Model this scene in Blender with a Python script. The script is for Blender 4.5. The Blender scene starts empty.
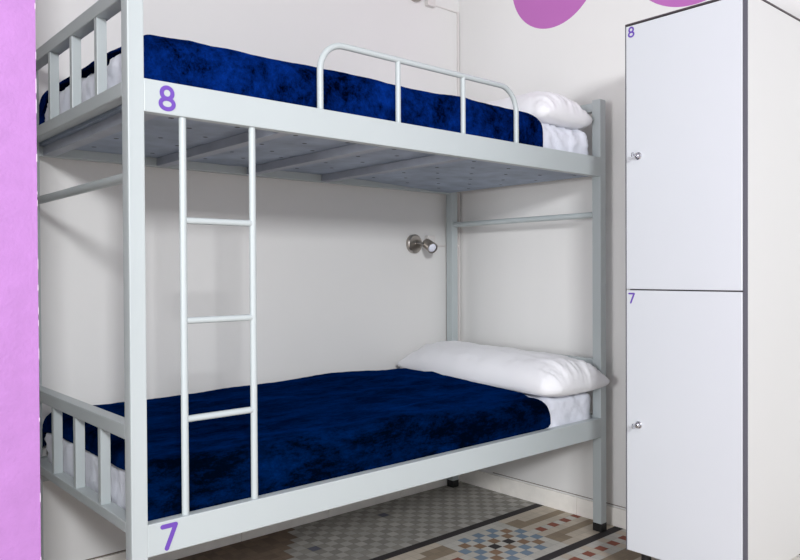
import bpy, bmesh, math, random
from mathutils import Vector, Matrix, noise

scene = bpy.context.scene
COL = scene.collection
rnd = random.Random(7)

# ---------------------------------------------------------------- camera
FW = Vector((0.66033303, 0.75089737, -0.01065054))
RT = Vector((0.75089402, -0.66040281, -0.00512733))
UP = Vector((0.01088375, 0.00461168, 0.99993014))
cam_data = bpy.data.cameras.new('camera')
cam = bpy.data.objects.new('camera', cam_data)
COL.objects.link(cam)
M = Matrix.Identity(4)
for i in range(3):
    M[i][0], M[i][1], M[i][2] = RT[i], UP[i], -FW[i]
M[0][3], M[1][3], M[2][3] = -0.67313, -1.73882, 1.08582
cam.matrix_world = M
cam_data.sensor_width = 36.0
cam_data.lens = 736.67 / 800 * 36.0
cam_data.clip_start = 0.05
scene.camera = cam

# ---------------------------------------------------------------- world, lights, exposure
world = bpy.data.worlds.new('world')
scene.world = world
world.use_nodes = True
bg = world.node_tree.nodes['Background']
bg.inputs[0].default_value = (0.90, 0.94, 1.0, 1)
bg.inputs[1].default_value = 0.86

def area(name, loc, target, size, power, color, size_y=None):
    d = bpy.data.lights.new(name, 'AREA')
    d.energy = power
    d.color = color
    d.size = size
    if size_y:
        d.shape = 'RECTANGLE'
        d.size_y = size_y
    o = bpy.data.objects.new(name, d)
    COL.objects.link(o)
    o.location = loc
    o.rotation_euler = (Vector(target) - Vector(loc)).to_track_quat('-Z', 'Y').to_euler()
    return o

area('side_window_light', (-3.1, -1.3, 1.25), (2.0, 0.1, 0.9), 0.7, 66, (0.94, 0.97, 1.0))
area('window_light', (-1.30, -3.60, 2.25), (1.2, 0.6, 1.0), 0.42, 118, (0.95, 0.975, 1.0))

scene.view_settings.view_transform = 'Standard'
scene.view_settings.look = 'None'
scene.view_settings.exposure = 0.0
scene.view_settings.gamma = 1.0
scene.view_settings.use_curve_mapping = False

# ---------------------------------------------------------------- materials
def srgb(r, g, b):
    f = lambda c: (c / 255 / 12.92) if c / 255 <= 0.04045 else ((c / 255 + 0.055) / 1.055) ** 2.4
    return (f(r), f(g), f(b), 1)

def mat(name, color, rough=0.5, metal=0.0, spec=0.5, noise_scale=None, noise_amt=0.06,
        bump=None, bump_scale=60, bump_dist=0.002, sheen=0.0, coat=0.0):
    m = bpy.data.materials.new(name)
    m.use_nodes = True
    nt = m.node_tree
    b = nt.nodes['Principled BSDF']
    b.inputs['Base Color'].default_value = color
    b.inputs['Roughness'].default_value = rough
    b.inputs['Metallic'].default_value = metal
    b.inputs['Specular IOR Level'].default_value = spec
    b.inputs['Sheen Weight'].default_value = sheen
    b.inputs['Coat Weight'].default_value = coat
    tc = nt.nodes.new('ShaderNodeTexCoord')
    if noise_scale:
        n = nt.nodes.new('ShaderNodeTexNoise')
        n.inputs['Scale'].default_value = noise_scale
        n.inputs['Detail'].default_value = 6
        nt.links.new(tc.outputs['Object'], n.inputs['Vector'])
        r = nt.nodes.new('ShaderNodeValToRGB')
        r.color_ramp.elements[0].position = 0.3
        r.color_ramp.elements[1].position = 0.7
        r.color_ramp.elements[0].color = tuple(c * (1 - noise_amt) for c in color[:3]) + (1,)
        r.color_ramp.elements[1].color = tuple(min(1, c * (1 + noise_amt)) for c in color[:3]) + (1,)
        nt.links.new(n.outputs['Fac'], r.inputs['Fac'])
        nt.links.new(r.outputs['Color'], b.inputs['Base Color'])
    if bump:
        n2 = nt.nodes.new('ShaderNodeTexNoise')
        n2.inputs['Scale'].default_value = bump_scale
        n2.inputs['Detail'].default_value = 5
        nt.links.new(tc.outputs['Object'], n2.inputs['Vector'])
        bp = nt.nodes.new('ShaderNodeBump')
        bp.inputs['Strength'].default_value = bump
        bp.inputs['Distance'].default_value = bump_dist
        nt.links.new(n2.outputs['Fac'], bp.inputs['Height'])
        nt.links.new(bp.outputs['Normal'], b.inputs['Normal'])
    return m

WALLC = srgb(230, 228, 226)
m_wall = mat('wall_paint', WALLC, 0.75, noise_scale=1.3, noise_amt=0.02, bump=0.25, bump_scale=90, bump_dist=0.001)
m_pink = mat('lilac_wall_paint', srgb(170, 117, 180), 0.6, noise_scale=25, noise_amt=0.05, bump=0.5, bump_scale=120, bump_dist=0.002)
m_chip = mat('chipped_plaster', srgb(205, 185, 205), 0.8)
m_ceiling = mat('ceiling_paint', srgb(200, 200, 200), 0.8)
m_frame = mat('grey_enamel', srgb(182, 189, 190), 0.38, noise_scale=3, noise_amt=0.015)
m_underside = mat('galvanised_board', srgb(157, 161, 170), 0.6, noise_scale=9, noise_amt=0.14, bump=0.3, bump_scale=40)
m_perforated = mat('perforated_board', srgb(152, 163, 180), 0.6, noise_scale=9, noise_amt=0.22, bump=0.3, bump_scale=40)
def perforate(m):
    nt = m.node_tree
    b = nt.nodes['Principled BSDF']
    tc = nt.nodes.new('ShaderNodeTexCoord')
    ds = []
    for off in (0.0, 0.1):
        v = nt.nodes.new('ShaderNodeMapping')
        v.inputs['Location'].default_value = ((-0.285 + off) / 0.2 + 10.5, (-0.274 + off) / 0.2 + 10.5, 0)
        v.inputs['Scale'].default_value = (5, 5, 0)
        nt.links.new(tc.outputs['Object'], v.inputs['Vector'])
        f = nt.nodes.new('ShaderNodeVectorMath'); f.operation = 'FRACTION'
        nt.links.new(v.outputs[0], f.inputs[0])
        d = nt.nodes.new('ShaderNodeVectorMath'); d.operation = 'DISTANCE'
        nt.links.new(f.outputs[0], d.inputs[0]); d.inputs[1].default_value = (0.5, 0.5, 0)
        ds.append(d)
    mn = nt.nodes.new('ShaderNodeMath'); mn.operation = 'MINIMUM'
    nt.links.new(ds[0].outputs['Value'], mn.inputs[0]); nt.links.new(ds[1].outputs['Value'], mn.inputs[1])
    lt = nt.nodes.new('ShaderNodeMath'); lt.operation = 'LESS_THAN'; lt.inputs[1].default_value = 0.040
    nt.links.new(mn.outputs[0], lt.inputs[0])
    mx = nt.nodes.new('ShaderNodeMix'); mx.data_type = 'RGBA'
    src = b.inputs['Base Color'].links[0].from_socket
    nt.links.new(lt.outputs[0], mx.inputs[0]); nt.links.new(src, mx.inputs[6])
    mx.inputs[7].default_value = srgb(26, 26, 30)
    nt.links.new(mx.outputs[2], b.inputs['Base Color'])
perforate(m_perforated)
m_beam = mat('dull_beam_steel', srgb(160, 165, 176), 0.5, noise_scale=12, noise_amt=0.08)
m_hole = mat('hole_dark', srgb(22, 22, 26), 0.9)
m_black = mat('black_plastic', srgb(24, 24, 26), 0.45)
m_sheet = mat('white_cotton', srgb(226, 228, 238), 0.85, sheen=0.2, bump=0.6, bump_scale=20, bump_dist=0.008)
m_pillow = mat('white_pillow_cotton', srgb(235, 234, 237), 0.85, sheen=0.2, bump=0.35, bump_scale=14, bump_dist=0.006)
m_violet = mat('violet_sticker', srgb(104, 66, 166), 0.5)
m_violet2 = mat('violet_print', srgb(98, 62, 165), 0.5)
m_locker = mat('white_locker_enamel', srgb(206, 209, 213), 0.32, noise_scale=1.5, noise_amt=0.01)
m_locker_side = mat('white_laminate', srgb(205, 205, 204), 0.4, noise_scale=1.5, noise_amt=0.01)
m_edge = mat('dark_grey_edging', srgb(88, 88, 96), 0.45)
m_edge_dark = mat('charcoal_edging', srgb(66, 58, 62), 0.5)
m_chrome = mat('chrome', srgb(205, 205, 210), 0.12, metal=1.0)
m_nickel = mat('brushed_nickel', srgb(176, 170, 164), 0.28, metal=1.0)
m_bulb = mat('frosted_bulb_glass', srgb(240, 242, 255), 0.2, coat=0.5)
m_duct = mat('white_cable_duct', srgb(222, 217, 214), 0.5)
m_board_top = mat('bed_board', srgb(150, 150, 152), 0.7)
m_base = mat('cream_marble', srgb(248, 243, 236), 0.45, noise_scale=18, noise_amt=0.05)
m_joint = mat('baseboard_joint', srgb(120, 108, 98), 0.9)

# velvet: two-tone nap
def velvet(name, scale, lo, hi, p0, p1, stretch=(1, 1, 1)):
    m = bpy.data.materials.new(name)
    m.use_nodes = True
    nt = m.node_tree
    b = nt.nodes['Principled BSDF']
    tc = nt.nodes.new('ShaderNodeTexCoord')
    mp = nt.nodes.new('ShaderNodeMapping')
    mp.inputs['Scale'].default_value = stretch
    nt.links.new(tc.outputs['Object'], mp.inputs['Vector'])
    n = nt.nodes.new('ShaderNodeTexNoise')
    n.inputs['Scale'].default_value = scale
    n.inputs['Detail'].default_value = 7
    n.inputs['Roughness'].default_value = 0.86
    n.inputs['Distortion'].default_value = 0.15
    nt.links.new(mp.outputs['Vector'], n.inputs['Vector'])
    r = nt.nodes.new('ShaderNodeValToRGB')
    r.color_ramp.elements[0].position = p0
    r.color_ramp.elements[1].position = p1
    r.color_ramp.elements[0].color = lo
    r.color_ramp.elements[1].color = hi
    nt.links.new(n.outputs['Fac'], r.inputs['Fac'])
    nt.links.new(r.outputs['Color'], b.inputs['Base Color'])
    b.inputs['Roughness'].default_value = 0.85
    b.inputs['Specular IOR Level'].default_value = 0.0
    b.inputs['Sheen Weight'].default_value = 0.07
    b.inputs['Sheen Roughness'].default_value = 0.4
    b.inputs['Sheen Tint'].default_value = (0.0, 0.14, 0.9, 1)
    n2 = nt.nodes.new('ShaderNodeTexNoise')
    n2.inputs['Scale'].default_value = 260
    nt.links.new(tc.outputs['Object'], n2.inputs['Vector'])
    bp = nt.nodes.new('ShaderNodeBump')
    bp.inputs['Strength'].default_value = 0.4
    bp.inputs['Distance'].default_value = 0.002
    nt.links.new(n2.outputs['Fac'], bp.inputs['Height'])
    nt.links.new(bp.outputs['Normal'], b.inputs['Normal'])
    return m

m_velvet_up = velvet('navy_velvet_mottled', 7, srgb(0, 3, 20), srgb(6, 44, 125), 0.40, 0.70)
m_velvet_low = velvet('navy_velvet', 4, srgb(0, 5, 18), srgb(0, 34, 88), 0.42, 0.72, (0.8, 2.0, 2.0))

# ---------------------------------------------------------------- helpers
def link(name, me, material, parent=None, smooth=False):
    o = bpy.data.objects.new(name, me)
    COL.objects.link(o)
    if material is not None:
        for mm in (material if isinstance(material, (list, tuple)) else [material]):
            me.materials.append(mm)
    if smooth:
        for p in me.polygons:
            p.use_smooth = True
    if parent is not None:
        o.parent = parent
    return o

def from_bm(name, bm, material, parent=None, smooth=False):
    bmesh.ops.recalc_face_normals(bm, faces=bm.faces)
    me = bpy.data.meshes.new(name)
    bm.to_mesh(me)
    bm.free()
    return link(name, me, material, parent, smooth)

def add_box(bm, x0, x1, y0, y1, z0, z1, bev=0.0):
    r = bmesh.ops.create_cube(bm, size=1.0)
    vs = r['verts']
    for v in vs:
        v.co = Vector(((x0 + x1) / 2 + v.co.x * (x1 - x0), (y0 + y1) / 2 + v.co.y * (y1 - y0), (z0 + z1) / 2 + v.co.z * (z1 - z0)))
    if bev > 0:
        es = {e for v in vs for e in v.link_edges}
        bmesh.ops.bevel(bm, geom=list(es), offset=bev, segments=2, affect='EDGES', profile=0.6)

def box(name, ext, material, parent=None, bev=0.0025):
    bm = bmesh.new()
    add_box(bm, *ext, bev=bev)
    return from_bm(name, bm, material, parent)

def add_tube(bm, pts, r, seg=14, cap=True):
    pts = [Vector(p) for p in pts]
    rings = []
    prev_n = None
    prev_t = None
    for i, p in enumerate(pts):
        if i == 0: t = pts[1] - pts[0]
        elif i == len(pts) - 1: t = pts[-1] - pts[-2]
        else: t = (pts[i + 1] - p).normalized() + (p - pts[i - 1]).normalized()
        if t.length < 1e-7 and prev_t is not None: t = prev_t.copy()
        t.normalize()
        if prev_t is not None and t.dot(prev_t) < -0.5: t = -t
        prev_t = t.copy()
        if prev_n is None:
            a = Vector((0, 0, 1)) if abs(t.z) < 0.9 else Vector((1, 0, 0))
            n = t.cross(a).normalized()
        else:
            n = (prev_n - t * prev_n.dot(t)).normalized()
        prev_n = n
        b = t.cross(n)
        rr = r[i] if isinstance(r, (list, tuple)) else r
        rings.append([bm.verts.new(p + (n * math.cos(2 * math.pi * k / seg) + b * math.sin(2 * math.pi * k / seg)) * rr) for k in range(seg)])
    for a, b in zip(rings, rings[1:]):
        for k in range(seg):
            bm.faces.new((a[k], a[(k + 1) % seg], b[(k + 1) % seg], b[k]))
    if cap:
        bm.faces.new(rings[0][::-1])
        bm.faces.new(rings[-1])

def smooth_by_angle(o, ang=40):
    me = o.data
    for p in me.polygons:
        p.use_smooth = True
    bm = bmesh.new()
    bm.from_mesh(me)
    for e in bm.edges:
        if len(e.link_faces) == 2 and e.calc_face_angle(0) > math.radians(ang):
            e.smooth = False
    bm.to_mesh(me)
    bm.free()

def tube(name, pts, r, material, parent=None, seg=14):
    bm = bmesh.new()
    add_tube(bm, pts, r, seg)
    o = from_bm(name, bm, material, parent)
    smooth_by_angle(o)
    return o

def empty(name, loc, label, category, group=None):
    o = bpy.data.objects.new(name, None)
    COL.objects.link(o)
    o.location = loc
    o.empty_display_size = 0.1
    tag(o, label, category, group)
    return o

def tag(o, label, category, group=None):
    o['label'] = label
    o['category'] = category
    if group:
        o['group'] = group

def structure(o):
    o['kind'] = 'structure'
    return o

def keep(o, root):
    """parent o to root, o's mesh was built in world coordinates"""
    o.parent = root
    o.matrix_parent_inverse = Matrix.Translation(-Vector(root.location))
    return o

# flat digits built from strokes, on a plane given by origin + u,v axes and normal n
def digit(name, ch, w, h, stroke, org, u, v, n, material, parent_root=None, part_of=None):
    org, u, v, n = Vector(org), Vector(u), Vector(v), Vector(n)
    bm = bmesh.new()
    th = 0.0008
    def strip(path, closed, sw, lift=0):
        P = [Vector(p) for p in path]
        N = len(P)
        L, R = [], []
        for i in range(N):
            a = P[(i - 1) % N] if (closed or i > 0) else P[i]
            b = P[(i + 1) % N] if (closed or i < N - 1) else P[i]
            t = (b - a).normalized()
            nn = Vector((-t.y, t.x))
            L.append(P[i] + nn * sw / 2)
            R.append(P[i] - nn * sw / 2)
        def to3(p, k): return org + u * p.x + v * p.y + n * (k * (th + lift))
        vl = [[bm.verts.new(to3(p, k)) for p in L] for k in (0, 1)]
        vr = [[bm.verts.new(to3(p, k)) for p in R] for k in (0, 1)]
        rng = range(N) if closed else range(N - 1)
        for i in rng:
            j = (i + 1) % N
            bm.faces.new((vl[1][i], vl[1][j], vr[1][j], vr[1][i]))
            bm.faces.new((vl[0][i], vr[0][i], vr[0][j], vl[0][j]))
            bm.faces.new((vl[0][i], vl[0][j], vl[1][j], vl[1][i]))
            bm.faces.new((vr[0][i], vr[1][i], vr[1][j], vr[0][j]))
        if not closed:
            for i in (0, N - 1):
                bm.faces.new((vl[0][i], vl[1][i], vr[1][i], vr[0][i]))
    def dot(c, r, lift=0):
        ring = [[bm.verts.new(org + u * (c[0] + r * math.cos(a)) + v * (c[1] + r * math.sin(a)) + n * (k * (th + lift)))
                 for a in [2 * math.pi * i / 16 for i in range(16)]] for k in (0, 1)]
        bm.faces.new(ring[1])
        bm.faces.new(ring[0][::-1])
        for i in range(16):
            j = (i + 1) % 16
            bm.faces.new((ring[0][i], ring[0][j], ring[1][j], ring[1][i]))
    if ch == '8':
        hb = h * 0.57
        ht = h - hb + stroke
        for (cy, a, b, lift) in ((hb / 2, w / 2 - stroke / 2, hb / 2 - stroke / 2, 0), (h - ht / 2, w * 0.43 - stroke / 2, ht / 2 - stroke / 2, 0.0001)):
            strip([(w / 2 + a * math.cos(t), cy + b * math.sin(t)) for t in [2 * math.pi * i / 40 for i in range(40)]], True, stroke, lift)
    else:
        s = stroke / 2
        A, B, Cc = (s, h - s), (w - s, h - s), (w * 0.36, s)
        strip([A, B], False, stroke)
        strip([B, Cc], False, stroke, 0.0001)
        dot(A, s, 0.0002); dot(B, s, 0.0003); dot(Cc, s, 0.0002)
    o = from_bm(name, bm, material)
    return o

# ================================================================ THE ROOM
XR, YB, ZC = 2.082, 0.926, 3.0
T = 0.0418           # mosaic tile side
OX, OY = -0.15 * 0.042, 0.15 * 0.042

# floor: encaustic mosaic, one face per tile, one material per tile colour
def tile_mat(name, c, amt=0.10):
    m = bpy.data.materials.new(name)
    m.use_nodes = True
    nt = m.node_tree
    b = nt.nodes['Principled BSDF']
    b.inputs['Roughness'].default_value = 0.86
    tc = nt.nodes.new('ShaderNodeTexCoord')
    # tile cell coordinates
    mp = nt.nodes.new('ShaderNodeMapping')
    mp.inputs['Location'].default_value = (-OX / T + 200, -OY / T + 200, 0)
    mp.inputs['Scale'].default_value = (1 / T, 1 / T, 0)
    nt.links.new(tc.outputs['Object'], mp.inputs['Vector'])
    fl = nt.nodes.new('ShaderNodeVectorMath'); fl.operation = 'FLOOR'
    nt.links.new(mp.outputs['Vector'], fl.inputs[0])
    wn = nt.nodes.new('ShaderNodeTexWhiteNoise')
    nt.links.new(fl.outputs['Vector'], wn.inputs['Vector'])
    n = nt.nodes.new('ShaderNodeTexNoise')
    n.inputs['Scale'].default_value = 30
    n.inputs['Detail'].default_value = 6
    nt.links.new(tc.outputs['Object'], n.inputs['Vector'])
    ad = nt.nodes.new('ShaderNodeMath'); ad.operation = 'ADD'
    nt.links.new(wn.outputs['Value'], ad.inputs[0])
    nt.links.new(n.outputs['Fac'], ad.inputs[1])
    r = nt.nodes.new('ShaderNodeMapRange')
    r.inputs[1].default_value = 0.3; r.inputs[2].default_value = 1.7
    r.inputs[3].default_value = 1 - amt; r.inputs[4].default_value = 1 + amt
    nt.links.new(ad.outputs[0], r.inputs[0])
    mul = nt.nodes.new('ShaderNodeVectorMath'); mul.operation = 'SCALE'
    mul.inputs[0].default_value = c[:3]
    nt.links.new(r.outputs[0], mul.inputs['Scale'])
    # grout along cell borders
    fr = nt.nodes.new('ShaderNodeVectorMath'); fr.operation = 'FRACTION'
    nt.links.new(mp.outputs['Vector'], fr.inputs[0])
    sp = nt.nodes.new('ShaderNodeSeparateXYZ')
    nt.links.new(fr.outputs['Vector'], sp.inputs[0])
    outs = []
    for ax in ('X', 'Y'):
        s = nt.nodes.new('ShaderNodeMath'); s.operation = 'SUBTRACT'; s.inputs[1].default_value = 0.5
        nt.links.new(sp.outputs[ax], s.inputs[0])
        a = nt.nodes.new('ShaderNodeMath'); a.operation = 'ABSOLUTE'
        nt.links.new(s.outputs[0], a.inputs[0])
        outs.append(a)
    mx = nt.nodes.new('ShaderNodeMath'); mx.operation = 'MAXIMUM'
    nt.links.new(outs[0].outputs[0], mx.inputs[0]); nt.links.new(outs[1].outputs[0], mx.inputs[1])
    gt = nt.nodes.new('ShaderNodeMath'); gt.operation = 'GREATER_THAN'; gt.inputs[1].default_value = 0.478
    nt.links.new(mx.outputs[0], gt.inputs[0])
    mix = nt.nodes.new('ShaderNodeMix'); mix.data_type = 'RGBA'
    nt.links.new(gt.outputs[0], mix.inputs[0])
    nt.links.new(mul.outputs[0], mix.inputs[6])
    mix.inputs[7].default_value = tuple(0.72 * q + 0.012 for q in c[:3]) + (1,)
    nt.links.new(mix.outputs[2], b.inputs['Base Color'])
    return m

tile_mats = [
    tile_mat('tile_light', srgb(196, 192, 184)),          # 0
    tile_mat('tile_black', srgb(50, 45, 46), 0.2),        # 1
    tile_mat('tile_brown', srgb(144, 116, 92)),           # 2
    tile_mat('tile_blue', srgb(124, 142, 160)),           # 3
    tile_mat('tile_red', srgb(142, 82, 66), 0.16),        # 4
    tile_mat('tile_taupe', srgb(148, 132, 112)),          # 5
    tile_mat('tile_beige', srgb(196, 184, 168)),          # 6
    tile_mat('tile_grey', srgb(152, 148, 140), 0.14),     # 7
    tile_mat('tile_pale_grey', srgb(178, 174, 168), 0.14),  # 8
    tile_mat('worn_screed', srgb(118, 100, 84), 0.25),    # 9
    tile_mat('tile_slate', srgb(98, 98, 112), 0.1),       # 10
]
BLUE = {(39, 7), (38, 6), (41, 5), (40, 4), (41, 3), (39, 1), (38, 2), (37, 1), (36, 2), (34, 4), (37, 7), (36, 6), (35, 7), (33, 5), (33, 3), (35, 1)}
BROWN = {(40, 6), (37, 5), (39, 3), (37, 3), (35, 3), (35, 5), (39, 5), (34, 6), (40, 2), (34, 2)}
BLACK = {(36, 4), (38, 4)}

def tile_id(i, j):
    x = OX + (i + 0.5) * T
    y = OY + (j + 0.5) * T
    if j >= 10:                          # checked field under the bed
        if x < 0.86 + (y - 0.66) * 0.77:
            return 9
        if (i, j) in ((34, 18), (23, 15)):
            return 10
        return 7 if (i + j) % 2 else 8
    jj = j
    if j in (9, -1):
        return 1
    if 0 <= j <= 8:
        k = ((i - 37 + 20) % 40) - 20 + 37   # repeat of the panel
        if 32 < k < 42:
            if (k, jj) in BLUE: return 3
            if (k, jj) in BROWN: return 2
            if (k, jj) in BLACK: return 1
            return 0
        if jj in (2, 6): return 5
        if k in (42, 43, 30, 31, 32) and jj in (1, 7): return 5
        if jj == 4 and k % 2 == 1 : return 4
        if jj in (3, 4, 5): return 6 if jj != 4 else 0
        return 6
    if j in (-5, -6): return 5
    if j == -3 and i % 2 == 1: return 4
    if j == -2 or j == -4 or j == -3: return 0 if (i % 3) else 6
    if j < -6:
        return [0, 6, 8, 0][(i * 3 + j) % 4] if (i + j) % 2 else 2 if (i % 6 == 0) else 6
    return 6

bm = bmesh.new()
i0, i1 = -80, 50
j0, j1 = -96, 22
cache = {}
def fv(x, y):
    k = (round(x, 5), round(y, 5))
    if k not in cache:
        cache[k] = bm.verts.new((x, y, 0))
    return cache[k]
def cx(v): return min(v, XR + 0.02)
def cy(v): return min(v, YB + 0.02)
for i in range(i0, i1 + 1):
    for j in range(j0, j1 + 1):
        xa, xb = cx(OX + i * T), cx(OX + (i + 1) * T)
        ya, yb = cy(OY + j * T), cy(OY + (j + 1) * T)
        if xb - xa < 1e-4 or yb - ya < 1e-4: continue
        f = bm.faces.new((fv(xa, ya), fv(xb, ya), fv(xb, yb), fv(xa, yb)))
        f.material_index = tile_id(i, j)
floor = structure(from_bm('floor', bm, tile_mats))

# right wall with the painted lilac dots (paint on the wall's own surface)
m_wall_dots = mat('wall_paint_with_dots', WALLC, 0.75, bump=0.25, bump_scale=90, bump_dist=0.001)
nt = m_wall_dots.node_tree
b = nt.nodes['Principled BSDF']
tc = nt.nodes.new('ShaderNodeTexCoord')
sp = nt.nodes.new('ShaderNodeSeparateXYZ')
nt.links.new(tc.outputs['Object'], sp.inputs[0])
prev = None
for (cyy, czz, rr) in ((0.325, 2.4416, 0.243), (-0.345, 2.420, 0.302), (-1.05, 2.50, 0.27)):
    cmb = nt.nodes.new('ShaderNodeCombineXYZ')
    nt.links.new(sp.outputs['Y'], cmb.inputs['Y']); nt.links.new(sp.outputs['Z'], cmb.inputs['Z'])
    dd = nt.nodes.new('ShaderNodeVectorMath'); dd.operation = 'DISTANCE'
    nt.links.new(cmb.outputs[0], dd.inputs[0]); dd.inputs[1].default_value = (0, cyy, czz)
    lt = nt.nodes.new('ShaderNodeMath'); lt.operation = 'LESS_THAN'; lt.inputs[1].default_value = rr
    nt.links.new(dd.outputs['Value'], lt.inputs[0])
    mx = nt.nodes.new('ShaderNodeMix'); mx.data_type = 'RGBA'
    nt.links.new(lt.outputs[0], mx.inputs[0])
    if prev is None: mx.inputs[6].default_value = WALLC
    else: nt.links.new(prev.outputs[2], mx.inputs[6])
    mx.inputs[7].default_value = srgb(187, 108, 182)
    prev = mx
nt.links.new(prev.outputs[2], b.inputs['Base Color'])
structure(box('wall_right', (XR, XR + 0.12, -4.0, YB + 0.12, -0.02, ZC), m_wall_dots, bev=0))
structure(box('wall_back', (-3.4, XR, YB, YB + 0.12, -0.02, ZC), m_wall, bev=0))
PX, PY = -0.229, -0.100
# lilac pier at the foot of the bed, with a chipped corner
bm = bmesh.new()
add_box(bm, -3.3, PX, PY, YB - 0.0005, 0.001, ZC - 0.001)
bm.faces.ensure_lookup_table()
bm.normal_update()
for f in bm.faces:
    f.material_index = 1 if f.normal.x > 0.5 else 0
structure(from_bm('wall_left', bm, [m_pink, m_wall]))
bm = bmesh.new()
for k in range(22):
    z = rnd.uniform(0.1, 2.2)
    h = rnd.uniform(0.004, 0.03)
    w = rnd.uniform(0.0003, 0.0014)
    add_box(bm, PX - w, PX + 0.0006, PY - 0.0006, PY + rnd.uniform(.003, .008), z, z + h)
structure(from_bm('trim_1', bm, m_chip))
structure(box('ceiling', (-3.4, XR, -4.0, YB, ZC, ZC + 0.1), m_ceiling, bev=0))

# baseboards: marble skirting with vertical joints and the crack line above
def skirting(name, along, pos, a0, a1, joints):
    bm = bmesh.new()
    h, t = 0.079, 0.012
    js = sorted(joints)
    cuts = [a0] + js + [a1]
    for c0, c1 in zip(cuts, cuts[1:]):
        if along == 'x': add_box(bm, c0 + 0.0008, c1 - 0.0008, pos - t, pos, 0.0005, h, 0.002)
        else: add_box(bm, pos - t, pos, c0 + 0.0008, c1 - 0.0008, 0.0005, h, 0.002)
    return structure(from_bm(name, bm, m_base))
skirting('baseboard_back', 'x', YB - 0.0002, PX + 0.001, XR - 0.013, [0.36, 0.80, 1.232, 1.66])
skirting('baseboard_right', 'y', XR - 0.0002, -3.9, YB - 0.0005, [0.649, 0.20, -0.25, -0.7, -1.15, -1.6])
structure(box('trim_2', (XR - 0.004, XR - 0.0002, -3.9, 0.70, 0.0865, 0.0885), m_joint, bev=0))
structure(box('trim_3', (PX + 0.001, 0.5, YB - 0.004, YB - 0.0002, 0.080, 0.083), m_joint, bev=0))

# ================================================================ BUNK BED
bed = empty('bunk_bed', (1.0, 0.45, 0), 'grey metal bunk bed numbered 8 above and 7 below, and a ladder in front', 'bunk bed')
L, W, P = 2.0, 0.90, 0.040
UT, UB, LT, LB = 1.5565, 1.4765, 0.4765, 0.3970
PT = 1.797
def bp_(o, parent=bed):
    if parent is bed: return keep(o, bed)
    o.parent = parent
    return o

for (x, y) in ((0, 0), (L - P, 0), (0, W - P), (L - P, W - P)):
    bm = bmesh.new()
    add_box(bm, x, x + P, y, y + P, 0.030, PT, 0.003)
    post = bp_(from_bm('post', bm, m_frame))
    cap = box('foot_cap', (x - 0.001, x + P + 0.001, y - 0.001, y + P + 0.001, 0.001, 0.036), m_black, bev=0.003)
    cap.parent = post
    cap['label'] = 'black rubber foot cap'

def rail_obj(name, ext, m=m_frame, bev=0.003):
    return bp_(box(name, ext, m, bev=bev))

# long side rails (front pair carries the numbers)
RT_ = 0.030
front_up = rail_obj('side_rail', (P - 0.002, L - P + 0.002, 0.0, RT_, UB, UT))
front_lo = rail_obj('side_rail', (P - 0.002, L - P + 0.002, 0.0, RT_, LB, LT))
rail_obj('side_rail', (P, L - P, W - RT_, W, UB, UT))
rail_obj('side_rail', (P, L - P, W - RT_, W, LB, LT))
d8 = digit('number', '8', 0.044, 0.063, 0.0104, (0.0750, -0.0002, 1.4840), (1, 0, 0), (0.0, 0, 1), (0, -1, 0), m_violet)
d8.parent = front_up; d8['label'] = 'violet sticker number 8'
d7 = digit('number', '7', 0.045, 0.066, 0.0115, (0.0705, -0.0002, 0.4030), (1, 0, 0), (0.0, 0, 1), (0, -1, 0), m_violet)
d7.parent = front_lo; d7['label'] = 'violet sticker number 7'

# end frames: top rail, bottom rail, four slats, tie rod
for side in (0, 1):
    X0, X1 = (0.0, 0.036) if side == 0 else (L - 0.036, L)
    for (zt, zb, bt, bb) in ((1.7865, 1.7500, 1.5485, 1.5140), (0.7200, 0.6835, 0.4835, 0.4560)):
        rail_obj('guard_rail', (X0, X1, P - 0.002, W - P + 0.002, zb, zt))
        rail_obj('end_rail', (X0, X1, P - 0.002, W - P + 0.002, bb, bt))
        for ys in (0.224, 0.422, 0.622):
            xa = X0 + 0.003 if side == 0 else X1 - 0.029
            rail_obj('guard_slat', (xa, xa + 0.026, ys - 0.0105, ys + 0.0105, bt - 0.002, zb + 0.002), bev=0.002)
    xr = 0.02 if side == 0 else L - 0.02
    bp_(tube('tie_rod', [(xr, P - 0.002, 1.322), (xr, W - P + 0.002, 1.322)], 0.0125, m_frame))

# bed boards with holes; upper one seen from below, slightly sagging at the head end
def board(z_fn, x0, x1, y0, y1, th, m):
    bm = bmesh.new()
    nx = 40
    g = []
    for i in range(nx + 1):
        x = x0 + (x1 - x0) * i / nx
        z = z_fn(x)
        g.append([bm.verts.new((x, y, z + dz)) for (y, dz) in ((y0, 0), (y1, 0), (y1, th), (y0, th))])
    for a, b in zip(g, g[1:]):
        for k in range(4):
            bm.faces.new((a[k], b[k], b[(k + 1) % 4], a[(k + 1) % 4]))
    bm.faces.new(g[0]); bm.faces.new(g[-1][::-1])
    return from_bm('bed_board', bm, m)
zf = lambda x: 1.507 - 0.026 * max(0.0, min(1.0, (x - 1.26) / 0.6)) ** 1.2
up_board = bp_(board(zf, 0.040, 1.952, RT_ + 0.003, W - RT_ - 0.003, 0.010, m_perforated))
up_board['label'] = 'grey perforated underside board'
lo_board = bp_(board(lambda x: 0.4205, 0.043, 1.957, RT_ + 0.003, W - RT_ - 0.003, 0.012, m_underside))
for (xb) in (0.075, 0.462, 0.832, 1.195):
    bm = bmesh.new()
    z1 = 1.5068
    add_box(bm, xb - 0.022, xb + 0.018, RT_, W - RT_, 1.4775, z1, 0.002)
    bp_(from_bm('cross_beam', bm, m_beam))
for xb in (0.30, 0.75, 1.20, 1.65):
    bp_(box('cross_beam', (xb - 0.02, xb + 0.02, RT_, W - RT_, 0.398, 0.420), m_beam))

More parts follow.
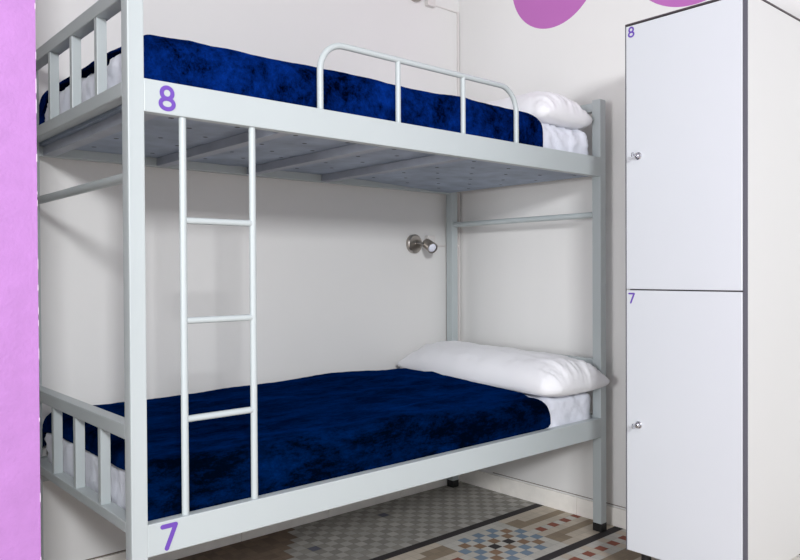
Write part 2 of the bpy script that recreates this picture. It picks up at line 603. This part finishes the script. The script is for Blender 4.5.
# ladder between the two front rails
LXa, LXb, LY_ = 0.1435, 0.3415, 0.0155
lr = 0.0092
ladder = bp_(tube('ladder', [(LXa, LY_, LT - 0.002), (LXa, LY_, UB + 0.002)], lr, m_frame))
tube('ladder_upright', [(LXb, LY_, LT - 0.002), (LXb, LY_, UB + 0.002)], lr, m_frame, ladder)
ladder.name = 'ladder_upright'
for z in (0.717, 0.966, 1.219):
    tube('rung', [(LXa + 0.006, LY_, z), (LXb - 0.006, LY_, z)], lr * 0.93, m_frame, ladder)

# safety rail of the upper bunk
GX0, GX1, GZ, GR = 0.5655, 1.4415, 1.7555, 0.085
pts = [(GX0, 0.015, UT - 0.002), (GX0, 0.015, GZ - GR)]
for k in range(1, 11):
    a = math.pi - k * math.pi / 20
    pts.append((GX0 + GR + GR * math.cos(a), 0.015, GZ - GR + GR * math.sin(a)))
for k in range(0, 11):
    a = math.pi / 2 - k * math.pi / 20
    pts.append((GX1 - GR + GR * math.cos(a), 0.015, GZ - GR + GR * math.sin(a)))
pts.append((GX1, 0.015, UT - 0.002))
sr = bp_(tube('safety_rail', pts, 0.0095, m_frame))
for x in (0.865, 1.1605):
    tube('rail_support', [(x, 0.015, UT - 0.002), (x, 0.015, GZ)], 0.0085, m_frame, sr)
bpy.context.view_layer.update()

# ================================================================ BEDDING
def N3(x, y, z, s, seed=0.0):
    return noise.noise(Vector((x * s + seed, y * s + seed * 1.7, z * s - seed)))

def crease(x, y, z, s, seed=0.0):
    v = abs(N3(x, y, z, s, seed))
    return 1 - min(1, v * 5)

def mattress(name, x0, x1, y0, y1, z0, z1, r, label, seed):
    res = 0.013
    bm = bmesh.new()
    nx, ny, nz = int((x1 - x0) / res), int((y1 - y0) / res), int((z1 - z0) / res)
    vs = {}
    def V(i, j, k):
        key = (i, j, k)
        if key not in vs:
            p = Vector((x0 + (x1 - x0) * i / nx, y0 + (y1 - y0) * j / ny, z0 + (z1 - z0) * k / nz))
            q = Vector((min(max(p.x, x0 + r), x1 - r), min(max(p.y, y0 + r), y1 - r), min(max(p.z, z0 + r * .6), z1 - r)))
            d = p - q
            if d.length > 1e-9:
                p = q + d.normalized() * min(r, d.length if d.length < r else r)
            nn = d.normalized() if d.length > 1e-9 else Vector((0, 0, 0))
            zfac = min(1, max(0, (p.z - z0) / 0.04))
            amp = 0.006 * N3(p.x, p.y, p.z, 9, seed) + 0.0065 * crease(p.x + p.z * .8, p.y, p.z * .5, 10, seed + 3) + 0.003 * crease(p.x, p.y, p.z, 22, seed + 9)
            if p.x < 0.14 or p.x > 1.6:
                amp += 0.006 * crease(p.x * .8 + p.z * 1.5, p.y * 1.2, p.z, 15, seed + 20)
            elif nn.y < -0.2 or p.x < 1.5:
                amp = 0.2 * amp - 0.002
            p = p + nn * (amp - 0.004) * zfac
            vs[key] = bm.verts.new(p)
        return vs[key]
    for i in range(nx):
        for j in range(ny):
            bm.faces.new((V(i, j, 0), V(i, j + 1, 0), V(i + 1, j + 1, 0), V(i + 1, j, 0)))
            bm.faces.new((V(i, j, nz), V(i + 1, j, nz), V(i + 1, j + 1, nz), V(i, j + 1, nz)))
    for i in range(nx):
        for k in range(nz):
            bm.faces.new((V(i, 0, k), V(i + 1, 0, k), V(i + 1, 0, k + 1), V(i, 0, k + 1)))
            bm.faces.new((V(i, ny, k), V(i, ny, k + 1), V(i + 1, ny, k + 1), V(i + 1, ny, k)))
    for j in range(ny):
        for k in range(nz):
            bm.faces.new((V(0, j, k), V(0, j, k + 1), V(0, j + 1, k + 1), V(0, j + 1, k)))
            bm.faces.new((V(nx, j, k), V(nx, j + 1, k), V(nx, j + 1, k + 1), V(nx, j, k + 1)))
    o = from_bm(name, bm, m_sheet, smooth=True)
    tag(o, label, 'mattress', 'mattresses on the bunk bed')
    return o

MX0, MX1, MY0, MY1 = 0.046, 1.957, 0.036, 0.864
mattress('mattress', MX0, MX1, MY0, MY1, 1.5185, 1.672, 0.055, 'white-sheeted mattress on the upper bunk, numbered 8', 2.0)
mattress('mattress', MX0, MX1, MY0, MY1, 0.4335, 0.588, 0.036, 'white-sheeted mattress on the lower bunk, numbered 7', 11.0)

def blanket(name, top_fn, front_z, left_hem_fn, right_x_fn, r, material, label, seed, amp, foldamp, back_z):
    """velvet throw: grid in cloth coordinates (a along X, b along Y) rolled over the mattress edges"""
    bm = bmesh.new()
    na, nb = 150, 90
    x_edge = MX0 - 0.004       # outer face at the foot end
    y_front = MY0 - 0.007
    y_back = MY1 + 0.006
    q = math.pi * r / 2
    grid = []
    def roll(c, edge, r):      # c measured from the outer vertical face inward
        # returns (distance from face, drop)
        if c >= r: return c, 0.0
        t = (r - c)
        if t < q:
            a = t / r
            return r - r * math.sin(a), r - r * math.cos(a)
        return 0.0, r + (t - q)
    for ib in range(nb + 1):
        s = ib / nb
        row = []
        for ia in range(na + 1):
            u = ia / na
            # y cloth coordinate
            zt = top_fn(0.9, 0.1)
            front_len = (zt - front_z) - r + q - r
            back_len = (zt - back_z) - r + q - r
            b = -front_len + s * ((y_back - y_front) + front_len + back_len)
            if b < (y_back - y_front) / 2:
                yy, dy = roll(b, 0, r); Y = y_front + yy
            else:
                yy, dy = roll((y_back - y_front) - b, 0, r); Y = y_back - yy
            hem = left_hem_fn(min(max(Y, 0), 0.9))
            left_len = (top_fn(0.05, Y) - hem) - r + q - r
            left_len = max(left_len, -r * 0.9)
            # rounded right corner on the front drop
            drop_d = max(0.0, -(b - r))
            xr = right_x_fn(Y, drop_d)
            a = -left_len + u * ((xr - x_edge) + left_len)
            xx, dx = roll(a, 0, r); X = x_edge + xx
            Z = top_fn(X, Y) - math.hypot(dx, dy) if (dx < r and dy < r) else top_fn(X, Y) - max(dx, dy) - 0.12 * min(dx, dy)
            nn = Vector((0, 0, 0))
            if dx > 0: nn += Vector((-1, 0, 0)) * min(1, dx / r)
            if dy > 0: nn += Vector((0, -1 if b < 0.4 else 1, 0)) * min(1, dy / r)
            nn += Vector((0, 0, 1)) * max(0, 1 - max(dx, dy) / r)
            nn.normalize()
            dsp = amp * N3(X, Y, Z, 5, seed) + amp * 0.6 * N3(X, Y, Z, 13, seed + 5)
            dsp += foldamp * (crease(X * .35 + 0.25 * Y, Y, Z, 4.0, seed + 8) - 0.3)
            dsp += 0.0012 * N3(X, Y, Z, 45, seed + 1)
            if Y > 0.5 and dy > 0: dsp = min(dsp, 0.0)
            if ((Y < 0.06 and dy > r * .6)): dsp = min(dsp, 0.001) * 0.6
            if X < 0.2: dsp *= 0.25 + 0.75 * X / 0.2
            p = Vector((X, Y, Z)) + nn * dsp
            row.append(bm.verts.new(p))
        grid.append(row)
    for ra, rb in zip(grid, grid[1:]):
        for k in range(na):
            bm.faces.new((ra[k], ra[k + 1], rb[k + 1], rb[k]))
    o = from_bm(name, bm, material, smooth=True)
    # make sure the normals point up/out, then give the cloth its thickness
    me = o.data
    if sum(p.normal.z for p in me.polygons) < 0:
        me.flip_normals()
    so = o.modifiers.new('cloth thickness', 'SOLIDIFY')
    so.thickness = 0.005
    so.offset = -1.0
    tag(o, label, 'blanket', 'velvet blankets on the bunk bed')
    return o

def right_low(Y, d):
    if d > 0:
        return 1.575 + 0.085 * math.sin(min(d, 0.12) / 0.12 * math.pi / 2) - 320 * max(0, d - 0.142) ** 2
    return 1.575 + 0.10 * min(1, max(0, Y - 0.06) / 0.25) + 0.03 * Y
def top_low(X, Y):
    t = 0.6175 + 0.020 * min(1, max(0, (Y - 0.1) / 0.5))
    t -= 0.016 * min(1, max(0, (X - 0.9) / 0.6)) * (1 - 0.6 * min(1, Y / 0.8))
    t += 0.018 * math.exp(-((X - 1.25) / 0.35) ** 2) * math.exp(-((Y - 0.8) / 0.35) ** 2)
    return t
blanket('blanket', top_low, 0.459, lambda Y: 0.578 - 0.02 * max(0, (Y - .75) / .15), right_low, 0.045, m_velvet_low,
        'navy velvet blanket spread over the lower mattress, running under the long pillow', 4.0, 0.004, 0.006, 0.50)

def right_up(Y, d):
    if d > 0:
        q_ = 1 - min(d, 0.11) / 0.11
        return 1.475 + 0.145 * math.sqrt(max(0, 1 - q_ * q_))
    return 1.475 - 0.06 * max(0, Y - 0.05)
def top_up(X, Y):
    return 1.696 + 0.003 * math.sin(X * 5 + 1) - 0.012 * math.exp(-((X - 0.15) / 0.3) ** 2) + 0.012 * min(1, max(0, (Y - 0.1) / 0.3))
blanket('blanket', top_up, 1.545, lambda Y: 1.66 + 0.03 * math.sin(min(Y, .8) / .8 * math.pi * .8) - 0.7 * max(0, Y - 0.76), right_up, 0.05, m_velvet_up,
        'mottled navy velvet blanket on the upper mattress behind the curved safety rail', 23.0, 0.005, 0.005, 1.56)

def pillow(name, c, LX_, LY_, H, label, seed, tilt=0.0, round_c=0.0, pv=6.0, diag=False):
    """c: centre of the underside; LX_ x LY_ plan; closed mesh, flat-ish underside, pinched seam"""
    bm = bmesh.new()
    nu, nv = 50, 110
    top, bot = [], []
    for j in range(nv + 1):
        v = -1 + 2 * j / nv
        rt, rb = [], []
        for i in range(nu + 1):
            u = -1 + 2 * i / nu
            ox = u * (1 - 0.06 * (1 - abs(v) ** 3)) * LX_ / 2
            oy = v * (1 - 0.035 * (1 - abs(u) ** 3)) * LY_ / 2
            if round_c and (not diag or u * v > 0):
                cc = max(0, abs(v) - 0.80) / 0.20
                ox *= 1 - round_c * cc ** 2
                oy *= 1 - round_c * (0.12 if diag else 0.30) * abs(u) ** 3 * cc
            pr = (max(0, 1 - abs(u) ** 2.4) ** 0.52) * (max(0, 1 - abs(v) ** pv) ** 0.55)
            endw = max(0, abs(v) - 0.66) / 0.34
            w = 0.005 * N3(ox, oy, 0, 8, seed) + 0.003 * N3(ox, oy, 0, 20, seed + 2)
            w += endw * (0.016 * crease(ox * 1.3, oy * .35, 0, 12, seed + 4) + 0.008 * crease(ox, oy, 0, 26, seed + 6) - 0.009)
            w += 0.003 * crease(ox, oy * .3, 0, 16, seed + 7)
            seam = 0.030 + 0.010 * abs(v) ** 3
            zt = seam + (H - seam) * pr + w * min(1, pr * 2)
            zb = seam - seam * min(1, pr * 1.5) ** 0.6
            for (lst, z) in ((rt, zt), (rb, zb)):
                lst.append(Vector(c) + Vector((ox, oy, z + tilt * v / 2)))
        top.append(rt); bot.append(rb)
    vt = [[bm.verts.new(p) for p in r_] for r_ in top]
    vb = [[None] * (nu + 1) for _ in range(nv + 1)]
    for j in range(nv + 1):
        for i in range(nu + 1):
            vb[j][i] = vt[j][i] if (i in (0, nu) or j in (0, nv)) else bm.verts.new(bot[j][i])
    for j in range(nv):
        for i in range(nu):
            bm.faces.new((vt[j][i], vt[j][i + 1], vt[j + 1][i + 1], vt[j + 1][i]))
            bm.faces.new((vb[j][i], vb[j + 1][i], vb[j + 1][i + 1], vb[j][i + 1]))
    o = from_bm(name, bm, m_pillow, smooth=True)
    tag(o, label, 'pillow', 'long white pillows on the bunk bed')
    return o

pillow('pillow', (1.792, 0.424, 0.602), 0.372, 0.925, 0.148, 'long plump white pillow across the head of the lower bunk', 3.0, 0.020, 0.34, 8.0, True)
pillow('pillow', (1.790, 0.45, 1.670), 0.345, 0.90, 0.155, 'white pillow across the head of the upper bunk, beside the safety rail', 8.0, 0.0, 0.14, 6.0)

# ================================================================ LOCKER
LKX, LKY, LKE = 1.5906, -0.3465, -0.7435
ZB, ZT, ZM = 0.122, 1.9325, 1.0218
locker = empty('locker', (1.83, -0.55, 0), 'tall white two-door locker numbered 8 and 7, standing against the right wall', 'locker')
def lk(o): return keep(o, locker)
XB = 2.068
bm = bmesh.new()
add_box(bm, LKX + 0.018, XB, LKE - 0.004, LKY - 0.004, ZB, ZT - 0.006)
body = lk(from_bm('carcass', bm, m_edge_dark))
side = lk(box('side_panel', (LKX + 0.004, XB, LKE - 0.0155, LKE - 0.0042, ZB - 0.002, ZT - 0.008), m_locker_side, bev=0.001))
side['label'] = 'plain white side panel'
lk(box('edge_strip', (LKX + 0.0005, LKX + 0.0038, LKE - 0.0150, LKE - 0.0015, ZB - 0.004, ZT), m_edge, bev=0.0005))
lk(box('edge_strip', (LKX + 0.0005, LKX + 0.0038, LKY + 0.0004, LKY + 0.0032, ZB - 0.004, ZT), m_edge, bev=0.0005))
lk(box('side_panel', (LKX + 0.019, XB, LKY - 0.0038, LKY, ZB, ZT - 0.008), m_locker_side, bev=0.0005))
lk(box('top_panel', (LKX, XB, LKE - 0.016, LKY + 0.0032, ZT - 0.0062, ZT), m_edge_dark, bev=0.001))
lk(box('base_rail', (LKX + 0.03, XB, LKE - 0.004, LKY - 0.006, ZB - 0.012, ZB - 0.0022), m_edge, bev=0.001))

def door(z0, z1, ch, zn, zl):
    bm = bmesh.new()
    add_box(bm, LKX, LKX + 0.0175, LKE, LKY, z0, z1, 0.003)
    d = lk(from_bm('door', bm, m_locker))
    d['label'] = 'door numbered ' + ch
    g = digit('number', ch, 0.0245, 0.037, 0.0055, (LKX - 0.0002, LKY - 0.0085, zn), (0, -1, 0), (0, 0, 1), (-1, 0, 0), m_violet2)
    g.parent = d
    # cam lock: rosette, cylinder and key bow
    yl = LKY - 0.047
    bm = bmesh.new()
    add_tube(bm, [(LKX + 0.001, yl, zl), (LKX - 0.003, yl, zl), (LKX - 0.005, yl, zl)], [0.0125, 0.0125, 0.0105], 24)
    add_tube(bm, [(LKX - 0.005, yl, zl), (LKX - 0.014, yl, zl), (LKX - 0.0155, yl, zl)], [0.0085, 0.0085, 0.006], 20)
    lock = from_bm('lock', bm, m_chrome); smooth_by_angle(lock)
    lock.parent = d
    bm = bmesh.new()
    add_box(bm, LKX - 0.026, LKX - 0.015, yl - 0.0012, yl + 0.0012, zl - 0.003, zl + 0.003, 0.0004)
    for k in range(16):
        a0, a1 = 2 * math.pi * k / 16, 2 * math.pi * (k + 1) / 16
        q = []
        for (a, rr) in ((a0, 0.0095), (a1, 0.0095), (a1, 0.0038), (a0, 0.0038)):
            q.append((LKX - 0.034 + rr * math.cos(a), rr * math.sin(a)))
        vv = [[bm.verts.new((x, yl + s * 0.0012, zl + z)) for (x, z) in q] for s in (-1, 1)]
        bm.faces.new(vv[0]); bm.faces.new(vv[1][::-1])
        bm.faces.new((vv[0][0], vv[0][1], vv[1][1], vv[1][0]))
        bm.faces.new((vv[0][2], vv[0][3], vv[1][3], vv[1][2]))
    key = from_bm('key', bm, m_chrome)
    key.parent = lock
    kh = box('keyhole', (LKX - 0.0162, LKX - 0.0154, yl - 0.004, yl + 0.004, zl - 0.0012, zl + 0.0012), m_black, bev=0)
    kh.parent = lock
door(ZM + 0.002, ZT - 0.0085, '8', 1.8830, 1.476)
door(ZB, ZM - 0.002, '7', 0.9740, 0.561)
for (x, y) in ((LKX + 0.05, LKY - 0.045), (LKX + 0.05, LKE + 0.04), (XB - 0.06, LKY - 0.045), (XB - 0.06, LKE + 0.04)):
    bm = bmesh.new()
    add_tube(bm, [(x, y, ZB - 0.011), (x, y, 0.02), (x, y, 0.018), (x, y, 0.001)], [0.017, 0.015, 0.022, 0.024], 18)
    f = lk(from_bm('foot', bm, m_black)); smooth_by_angle(f)

# ================================================================ WALL LAMPS, BOXES, CABLES
def wall_lamp(x, z, label, aim, off):
    root = empty('wall_lamp', (x, YB, z), label, 'lamp', 'nickel spot lamps on the back wall')
    y = YB - 0.0005
    bm = bmesh.new()
    add_tube(bm, [(x, y, z), (x, y - 0.016, z), (x, y - 0.021, z)], [0.046, 0.046, 0.041], 40)
    o = keep(from_bm('wall_plate', bm, m_nickel), root); smooth_by_angle(o)
    hx, hy, hz = x + off[0], y - 0.078, z + off[1]
    o = keep(tube('arm', [(x + 0.005, y - 0.018, z), (x + 0.010, y - 0.045, z + 0.001), (x + off[0] * 0.5, y - 0.062, z + off[1] * 0.4), (hx, hy + 0.012, hz)], 0.007, m_nickel), root)
    a = Vector(aim).normalized()
    c = Vector((hx, hy, hz))
    bm = bmesh.new()
    add_tube(bm, [c - a * 0.034, c - a * 0.030, c + a * 0.030, c + a * 0.034, c + a * 0.034, c + a * 0.026],
             [0.020, 0.024, 0.0275, 0.0275, 0.0235, 0.0225], 32)
    o = keep(from_bm('lamp_head', bm, m_nickel), root); smooth_by_angle(o)
    bm = bmesh.new()
    add_tube(bm, [c + a * 0.0265, c + a * 0.031, c + a * 0.033], [0.0215, 0.0205, 0.012], 28)
    bl = from_bm('bulb', bm, m_bulb, smooth=True)
    bl.parent = o
    bl['label'] = 'frosted white bulb face'
    return root
wall_lamp(1.756, 1.224, 'small nickel spot lamp on the wall between the bunks', (-0.20, -0.88, -0.42), (0.036, -0.010))
wall_lamp(1.772, 2.452, 'small nickel spot lamp high on the wall above the upper bunk', (-0.25, -0.85, 0.5), (0.0, 0.05))

def junction_box(x, z, label):
    bm = bmesh.new()
    add_box(bm, x - 0.026, x + 0.026, YB - 0.026, YB - 0.0004, z - 0.024, z + 0.024, 0.004)
    o = from_bm('junction_box', bm, m_duct)
    tag(o, label, 'junction box', 'white boxes beside the spot lamps')
junction_box(1.858, 1.243, 'white junction box behind the lamp between the bunks')
junction_box(1.868, 2.426, 'white junction box beside the upper wall lamp')
bm = bmesh.new()
yc = YB - 0.0055
add_box(bm, 2.0685, 2.0785, YB - 0.009, YB - 0.0004, 0.095, 2.424, 0.002)
add_box(bm, 1.885, 2.0690, YB - 0.010, YB - 0.0004, 1.214, 1.222, 0.002)
add_box(bm, 1.895, 2.0690, YB - 0.006, YB - 0.0004, 2.418, 2.424, 0.0015)
duct = from_bm('cable_duct', bm, m_duct)
tag(duct, 'thin white cable duct down the corner, branching to both wall lamps', 'cable duct')
